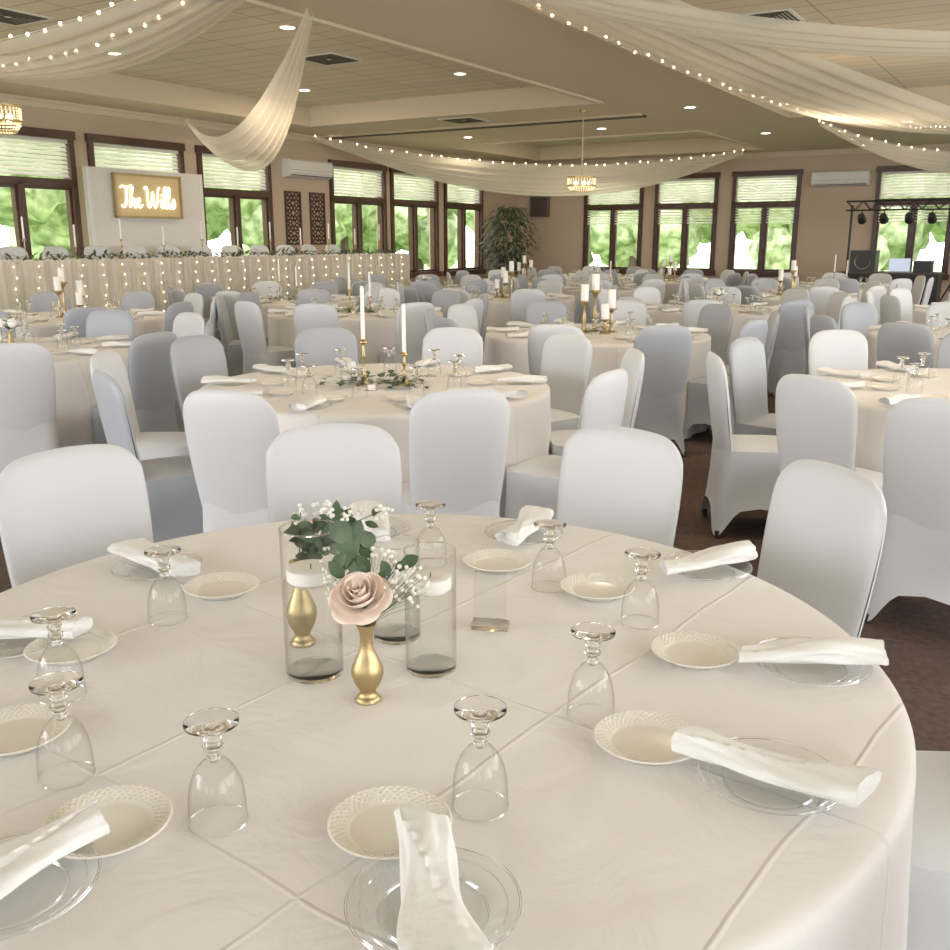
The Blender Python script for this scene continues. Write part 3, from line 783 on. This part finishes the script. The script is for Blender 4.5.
# DJ rig
e=empty('dj_lighting_rig',R(-2.9,20.3),RA)
b=MB()
for s in (-1,1):
    b.tube([(s*.95,0,.35),(s*.95,0,2.15)],.022,8,M['black'])
    for k in range(3):
        a=k*2.09+.5; b.tube([(s*.95,0,.7),(s*.95+.4*math.cos(a),.4*math.sin(a),.0)],.014,6,M['black'])
for z in (2.05,2.22): 
    for y in (-.08,.08): b.tube([(-1.05,y,z),(1.05,y,z)],.016,6,M['black'])
for k in range(14):
    x=-1.05+k*.15
    for y in (-.08,.08): b.tube([(x,y,2.05 if k%2 else 2.22),(x+.15,y,2.22 if k%2 else 2.05)],.008,5,M['black'])
ob('truss',b.mesh('truss'),parent=e)
b=MB()
for k,x in enumerate((-.75,-.35,.1,.5,.85)):
    T=Matrix.Translation((x,-.05,1.9))@Matrix.Rotation(math.radians(60),4,'X')
    b.lathe([(0,.1),(.06,.09),(.075,.0),(.085,-.09),(.07,-.09)],16,M['black'],T=T); b.lathe([(0,-.08),(.07,-.085)],16,M['purple'],T=T)
    b.tube([(x,0,2.05),(x,-.03,1.93)],.012,5,M['black'])
ob('par_lights',b.mesh('par'),parent=e)
e=empty('dj_booth',R(-2.9,19.4),RA)
b=MB(); b.box(-.85,.85,-.3,.3,.0,.88,M['black']); b.box(-.88,.88,-.33,.33,.88,.91,M['dark']); b.box(-.7,-.25,-.2,.2,.91,1.3,M['black']); b.box(.4,.7,-.2,.2,.91,1.12,M['black'])
b.lathe([(0,-.02),(.05,-.01),(.13,.0),(.14,.005)],20,M['grey'],T=Matrix.Translation((-.475,-.2,1.1))@Matrix.Rotation(pi/2,4,'X'))
ob('table',b.mesh('djt',False),parent=e)
b=MB(); b.box(-.02,.34,-.12,.12,.91,.93,M['grey']); b.box(-.02,.34,-.13,-.12,.93,1.16,M['screen']); ob('laptop',b.mesh('lap',False),parent=e)

# ---------------------------------------------------------------- lights
def area(name,loc,d,sx,sy,e,col):
    l=bpy.data.lights.new(name,'AREA'); l.shape='RECTANGLE'; l.size=sx; l.size_y=sy; l.energy=e; l.color=col
    o=ob(name,l,loc); o.rotation_euler=Vector(d).to_track_quat('-Z','Y').to_euler(); return o
area('window_daylight_rear',R(-7.5,UR+.25,1.9),u3+Vector((0,0,.1)),8,2.2,400,(.98,.985,1))  # added fill lamp inside the rear wall, stands in for daylight
area('window_daylight_right',R(VR-.25,8,1.9),-v3+Vector((0,0,.3)),20,2.2,440,(.98,.985,1))  # added fill lamp along the right wall, out of view, in place of daylight
w=bpy.data.worlds.new('World'); SC.world=w; w.use_nodes=True; nt=w.node_tree
bg=nt.nodes['Background']; bg.inputs['Color'].default_value=(1,.995,.97,1); bg.inputs['Strength'].default_value=6.0
# ---------------------------------------------------------------- camera
cd=bpy.data.cameras.new('camera'); cam=bpy.data.objects.new('camera',cd); COL.objects.link(cam)
cam.location=(0,0,1.49); cam.rotation_euler=(math.radians(90-13.9),0,0); cd.sensor_width=36; cd.lens=36; cd.clip_start=.05
SC.camera=cam
SC.view_settings.view_transform='Standard'
SC.view_settings.exposure=.08
SC.view_settings.gamma=1.12
